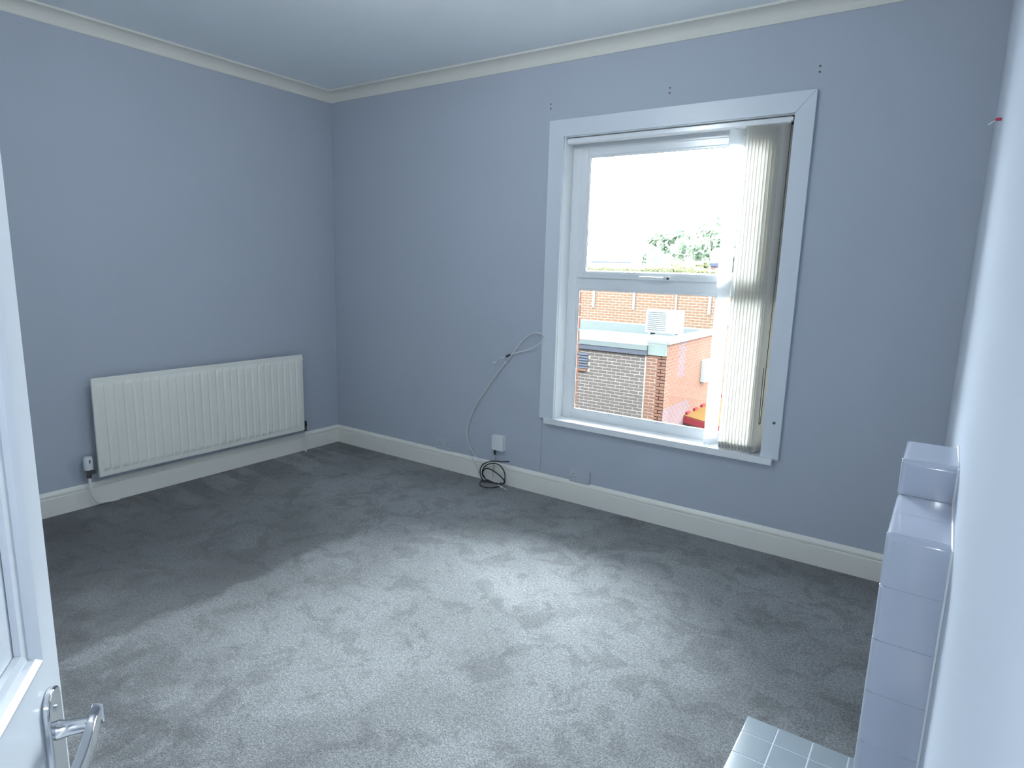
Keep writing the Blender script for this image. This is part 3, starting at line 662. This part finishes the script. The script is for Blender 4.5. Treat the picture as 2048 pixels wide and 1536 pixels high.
obj('flat_roof', MB().add([(XL, YD, ZRF), (XR-.2, YD, ZRF), (XR-.2, YU, ZR2-.12), (XL, YU, ZR2-.12), (XL, YD, ZRF-.15), (XR-.2, YD, ZRF-.15), (XR-.2, YU, ZR2-.3), (XL, YU, ZR2-.3)], [(0, 1, 2, 3), (4, 7, 6, 5), (0, 4, 5, 1), (1, 5, 6, 2), (2, 6, 7, 3), (3, 7, 4, 0)]), 'felt', bd)
zt_ = ony(1230, 645.5, YU).z
obj('roof_upstand', MB().box(XL-1.5, XR-.2, YU-.06, YU, ZR2-.25, zt_), 'lead', bd)
obj('roof_gully', MB().box(XL, XR-.25, YU-1.1, YU-.06, ZR2-.14, ZR2-.105), 'lead', bd)
# corner pier
ZC0, ZC1 = ony(1315, 711, YD).z, ony(1318, 688, YD).z
pr = obj('corner_pier', MB().box(XP, XR, YD, YD+.3, GZ, ZC0), 'mortar', bd)
brick_rows(XP+.004, XR, YD, -2.3, ZC0, 'brick_red', pr)
obj('pier_cap', MB().box(XP+.03, XR, YD-.03, YD+.3, ZC0, ZC1), 'stone', bd)
# side wall running away, bricks joined
ZP = ONP = ony(1338, 690, YD).z
def brick_side(x, y0, y1, z0, z1, mm, parent, name, skip=None, only=None):
    b = MB(); k = 0; z = z1-HB
    while z > z0-.001:
        y = y0+(0 if k % 2 else -BL/2)
        while y < y1:
            a_, c_ = max(y, y0)+.005, min(y+BL, y1)-.005
            if c_-a_ > .03 and (only is None or only((a_+c_)/2, z)) and not (skip and skip((a_+c_)/2, z)):
                b.box(x-.05, x+.006, a_, c_, z+.005, z+HB-.005)
            y += BL
        z -= HB; k += 1
    return tag(obj(name, b, mm, parent, fix=False), kind='stuff')
sw_ = obj('side_wall', MB().box(XR-.2, XR-.004, YD+.0, YU, GZ, ZP).box(XR-.2, XR-.004, YU, 16.8, GZ, 1.45), 'mortar', bd, fix=False)
st = lambda y, z: y < YD+1.75-(z+2.3)*.1 and z < -1.50
br = lambda y, z: YD+.75 < y < YD+1.15 and z > -.95
brick_side(XR, YD, 16.8, -3.0, ZP, 'brick_red', sw_, 'side_brickwork', skip=lambda y, z: st(y, z) or br(y, z))
brick_side(XR, YD, YD+2.2, -3.0, ZP, 'stain', sw_, 'discoloured_brickwork', only=lambda y, z: st(y, z) or br(y, z))
brick_side(XR, YU, 16.8, ZP+.01, 1.45, 'brick_buff', sw_, 'upper_side_brickwork')
for k in range(5):
    y0 = YD-.03+k*.79
    obj('coping_stone', MB().box(XR-.34 if k else XP-.02, XR+.05, y0, y0+.775, ZP, ZP+.075), 'coping', bd, bevel=.008)
a = onx(1403, 720, XR); c = onx(1410, 760, XR)
obj('meter_box', MB().box(XR, XR+.12, a.y, a.y+.42, c.z, a.z), 'acwhite', bd, bevel=.01)
for px, py, w, h in ((1457, 606, .5, .6), (1463, 705, .5, .5), (1452, 745, .45, .55)):
    a = onx(px, py, XR); obj('wall_box', MB().box(XR, XR+.12, a.y, a.y+w, a.z-h, a.z), 'acwhite', bd, bevel=.01)
# upper wall
uw = obj('upper_wall', MB().box(XL-1.6, XR-.004, YU, YU+.2, ZR2-.3, 1.40), 'mortar', bd)
ZS = .90
brick_rows(ony(1156, 640, YU).x-.25, XR, YU, zt_, ZS, 'brick_buff', uw)
b = MB(); z = ZS; k = 0
while z < 1.38:
    x = XL-1.5+(BL/2 if k % 2 else 0)
    while x < XR-BL: b.box(x+.005, x+BL-.005, YU-.006, YU+.04, z+.005, z+HB-.005); x += BL
    z += HB; k += 1
tag(obj('parapet_brickwork', b, 'brick_buff', uw, fix=False), kind='stuff')
obj('parapet_coping', MB().box(XL-1.6, XR+.05, YU-.05, YU+.28, 1.40, 1.46), 'coping', bd)
for px0, w, py in ((1187, .075, 615), (1267, .075, 619), (1350, .05, 640), (1418, .075, 629)):
    p = ony(px0, py, YU); obj('metal_strap', MB().box(p.x-w/2, p.x+w/2, YU-.03, YU-.008, p.z, 1.40), 'strap', bd)
obj('upper_roof', MB().box(XL-1.6, XR-.1, YU+.2, 16.8, 1.25, 1.32), 'felt', bd)
# moss and weeds on the parapet
def leaves(n, fn, size, rs, mm):
    b = MB()
    for i in range(n):
        c = Vector(fn(rs)); d1 = Vector((rs.gauss(0, 1), rs.gauss(0, 1), rs.gauss(0, 1))).normalized(); d2 = d1.orthogonal().normalized(); s = size*rs.uniform(.5, 1.3)
        b.add([c-d1*s, c+d2*s*.5, c+d1*s, c-d2*s*.5], [(0, 1, 2, 3)])
    return b
rs = random.Random(5)
def mossfn(r):
    x = r.uniform(-6.0, XR); h = .05+.09*max(0, math.sin(x*2.1)+.4*math.sin(x*5.7)); return (x, YU+r.uniform(-.03, .25), 1.46+abs(r.gauss(0, h)))
tag(obj('parapet_moss', leaves(3500, mossfn, .04, rs, None), 'leaf2', fix=False), 'yellow-green moss and weeds growing along the brick parapet', 'moss', kind='stuff')

# air conditioning units
def ac_unit(x0, x1, y, z0, z1, label, feet=True):
    t = tag(empty('air_conditioner', ((x0+x1)/2, y+.15, z0-.06)), label, 'air conditioner', 'outdoor air conditioning units')
    w = x1-x0; h = z1-z0; D_ = .32
    obj('casing', MB().box(x0, x1, y, y+D_, z0, z1), 'acwhite', t, bevel=.012)
    cx, cz, R = x0+w*.33, (z0+z1)/2, min(h*.42, w*.30)
    gr = obj('fan_grille', MB().box(cx-R*1.02, cx+R*1.02, y-.004, y+.002, cz-R*1.02, cz+R*1.02), 'acgrille', t)
    for k in range(11):
        zz = cz-R+2*R*k/10; obj('grille_bar', MB().box(cx-R, cx+R, y-.016, y-.003, zz-.006, zz+.006), 'acwhite', gr)
    obj('side_panel_seam', MB().box(x0+w*.68, x0+w*.685, y-.002, y+.002, z0+.02, z1-.02), 'acgrille', t)
    for fx in (x0+.12, x1-.12): obj('foot', MB().box(fx-.03, fx+.03, y-.02, y+D_+.02, z0-.06, z0), 'acgrille', t)
    return t
YA = 11.9
a, c = ony(1290, 664, YA), ony(1361, 623, YA)
ac_unit(a.x, c.x, YA, max(a.z, ZRF+.03), c.z, 'white air conditioning unit on the lower flat roof')
YB = 15.2
a, c = ony(1291, 545, YB), ony(1336, 508, YB)
ac_unit(a.x, c.x, YB, max(1.40, a.z), c.z, 'white air conditioning unit above the brick parapet')
# globe on a pier
p = ony(1436, 512, 14.6); rr = .22
gpier = tag(empty('globe_finial', (p.x, 14.6, 1.32)), 'white ball on a small brick pier above the parapet', 'finial')
obj('ball', MB().lathe([(rr*math.sin(math.pi*k/14), -rr*math.cos(math.pi*k/14)) for k in range(15)], (p.x, 14.6, p.z), 'z', 24), 'clad', gpier, smooth=True)
obj('cap', MB().box(p.x-.16, p.x+.16, 14.44, 14.76, p.z-rr-.07, p.z-rr+.02), 'gutter', gpier)
obj('pier', MB().box(p.x-.13, p.x+.13, 14.47, 14.73, 1.32, p.z-rr-.06), 'stain', gpier)
# canopy over the yard door
a = onx(1366, 845, XR); c = onx(1404, 827, XR)
XR += .008
cn = tag(empty('door_canopy', (XR+.6, a.y+1, a.z-.3)), 'yellow canopy with a red edge on the side wall of the brick building', 'canopy')
zc = a.z+.02; ya, yb = a.y, a.y+3.6; xo = XR+1.3
obj('canopy_top', MB().add([(XR, ya, zc+.16), (XR, yb, zc+.16), (xo, yb, zc-.02), (xo, ya, zc-.02), (XR, ya, zc+.12), (XR, yb, zc+.12), (xo, yb, zc-.06), (xo, ya, zc-.06)], [(0, 3, 2, 1), (4, 5, 6, 7), (0, 1, 5, 4), (1, 2, 6, 5), (2, 3, 7, 6), (3, 0, 4, 7)]), 'yellow', cn)
obj('red_edge', MB().add([(XR, ya-.02, zc+.14), (xo, ya-.02, zc-.04), (xo, ya-.02, zc-.14), (XR, ya-.02, zc-.02), (XR, ya, zc+.14), (xo, ya, zc-.04), (xo, ya, zc-.14), (XR, ya, zc-.02)], [(0, 1, 2, 3), (4, 7, 6, 5), (0, 4, 5, 1), (1, 5, 6, 2), (2, 6, 7, 3), (3, 7, 4, 0)]), 'redfab', cn)
for k in range(6): obj('wall_tab', MB().box(XR, XR+.05, ya+.1+k*.55, ya+.3+k*.55, zc+.13, zc+.22), 'redfab', cn)
XR -= .008
structure(obj('ground_yard', MB().box(-60, 60, .2, 120, GZ-.1, GZ), 'tarmac'), 'tarmac yard between the buildings', 'yard')
# far white shed
YW = 42; a = ony(1150, 523, YW); c = ony(1300, 523, YW); rg = ony(1220, 470, YW+6)
wb = tag(empty('white_shed', ((a.x+c.x)/2, YW+5, GZ)), 'long white shed with a dark gutter far behind the parapet', 'building')
obj('wall', MB().box(a.x-6, c.x, YW, YW+12, GZ, a.z), 'clad', wb)
obj('roof', MB().add([(a.x-6.3, YW-.2, a.z), (c.x+.3, YW-.2, a.z), (c.x+.3, YW+6, rg.z), (a.x-6.3, YW+6, rg.z), (c.x+.3, YW+12.2, a.z), (a.x-6.3, YW+12.2, a.z)], [(0, 1, 2, 3), (3, 2, 4, 5), (0, 3, 5), (1, 4, 2), (0, 5, 4, 1)]), 'clad', wb)
obj('gutter', MB().box(a.x-6.3, ony(1264, 522, YW).x, YW-.35, YW-.1, a.z-.06, a.z+.07), 'gutter', wb)
# trees behind the parapet
def tree(px, pyt, pyb, Y, wpx, n, label, seed, mm='leaf', size=.17, dens=1.):
    rs = random.Random(seed); top = ony(px, pyt, Y); low = ony(px, pyb, Y); rad = (ony(px+wpx, pyt, Y)-ony(px, pyt, Y)).length
    t = tag(empty('leafy_tree', (top.x, Y, GZ)), label, 'tree', 'trees beyond the parapet')
    cz = (top.z+low.z)/2; hz = (top.z-low.z)/2
    obj('trunk', MB().tube(catmull([(top.x, Y, GZ), (top.x+.1, Y, GZ+1.5), (top.x-.05, Y+.1, cz), (top.x, Y, cz+hz*.6)], 4), [.16]*5+[.13]*4+[.05]*4, 8), 'bark', t, smooth=True)
    cl = [(Vector((top.x+rs.gauss(0, rad*.5), Y+rs.gauss(0, rad*.5), cz+rs.uniform(-hz, hz*.85))), rs.uniform(.25, .5)*min(rad, hz)) for _ in range(int(26*dens))]
    for c_, r_ in cl[:8]: obj('branch', MB().tube([(top.x, Y, cz-hz*.5), ((top.x+c_.x)/2, (Y+c_.y)/2, (cz-hz*.3+c_.z)/2), tuple(c_)], [.06, .04, .015], 6), 'bark', t)
    def fn(r):
        c_, q = r.choice(cl); v = Vector((r.gauss(0, 1), r.gauss(0, 1), r.gauss(0, 1))).normalized(); return c_+v*q*r.random()**.4
    tag(obj('foliage', leaves(n, fn, size, rs, None), mm, t, fix=False), kind='stuff')
tree(1340, 462, 560, 27, 55, 3400, 'pale green tree behind the upper air conditioning unit', 11)
tree(1422, 430, 560, 24, 50, 3600, 'taller green tree behind the white ball', 12)
tree(1480, 420, 560, 22, 40, 2400, 'green tree behind the blind at the right of the window', 13)
tree(1400, 525, 556, 18.5, 22, 900, 'low yellow-green bush growing behind the parapet', 14, 'leaf2', .08)
tree(1350, 522, 556, 18, 14, 700, 'small bright green bush beside the upper air conditioning unit', 15, 'leaf2', .08)
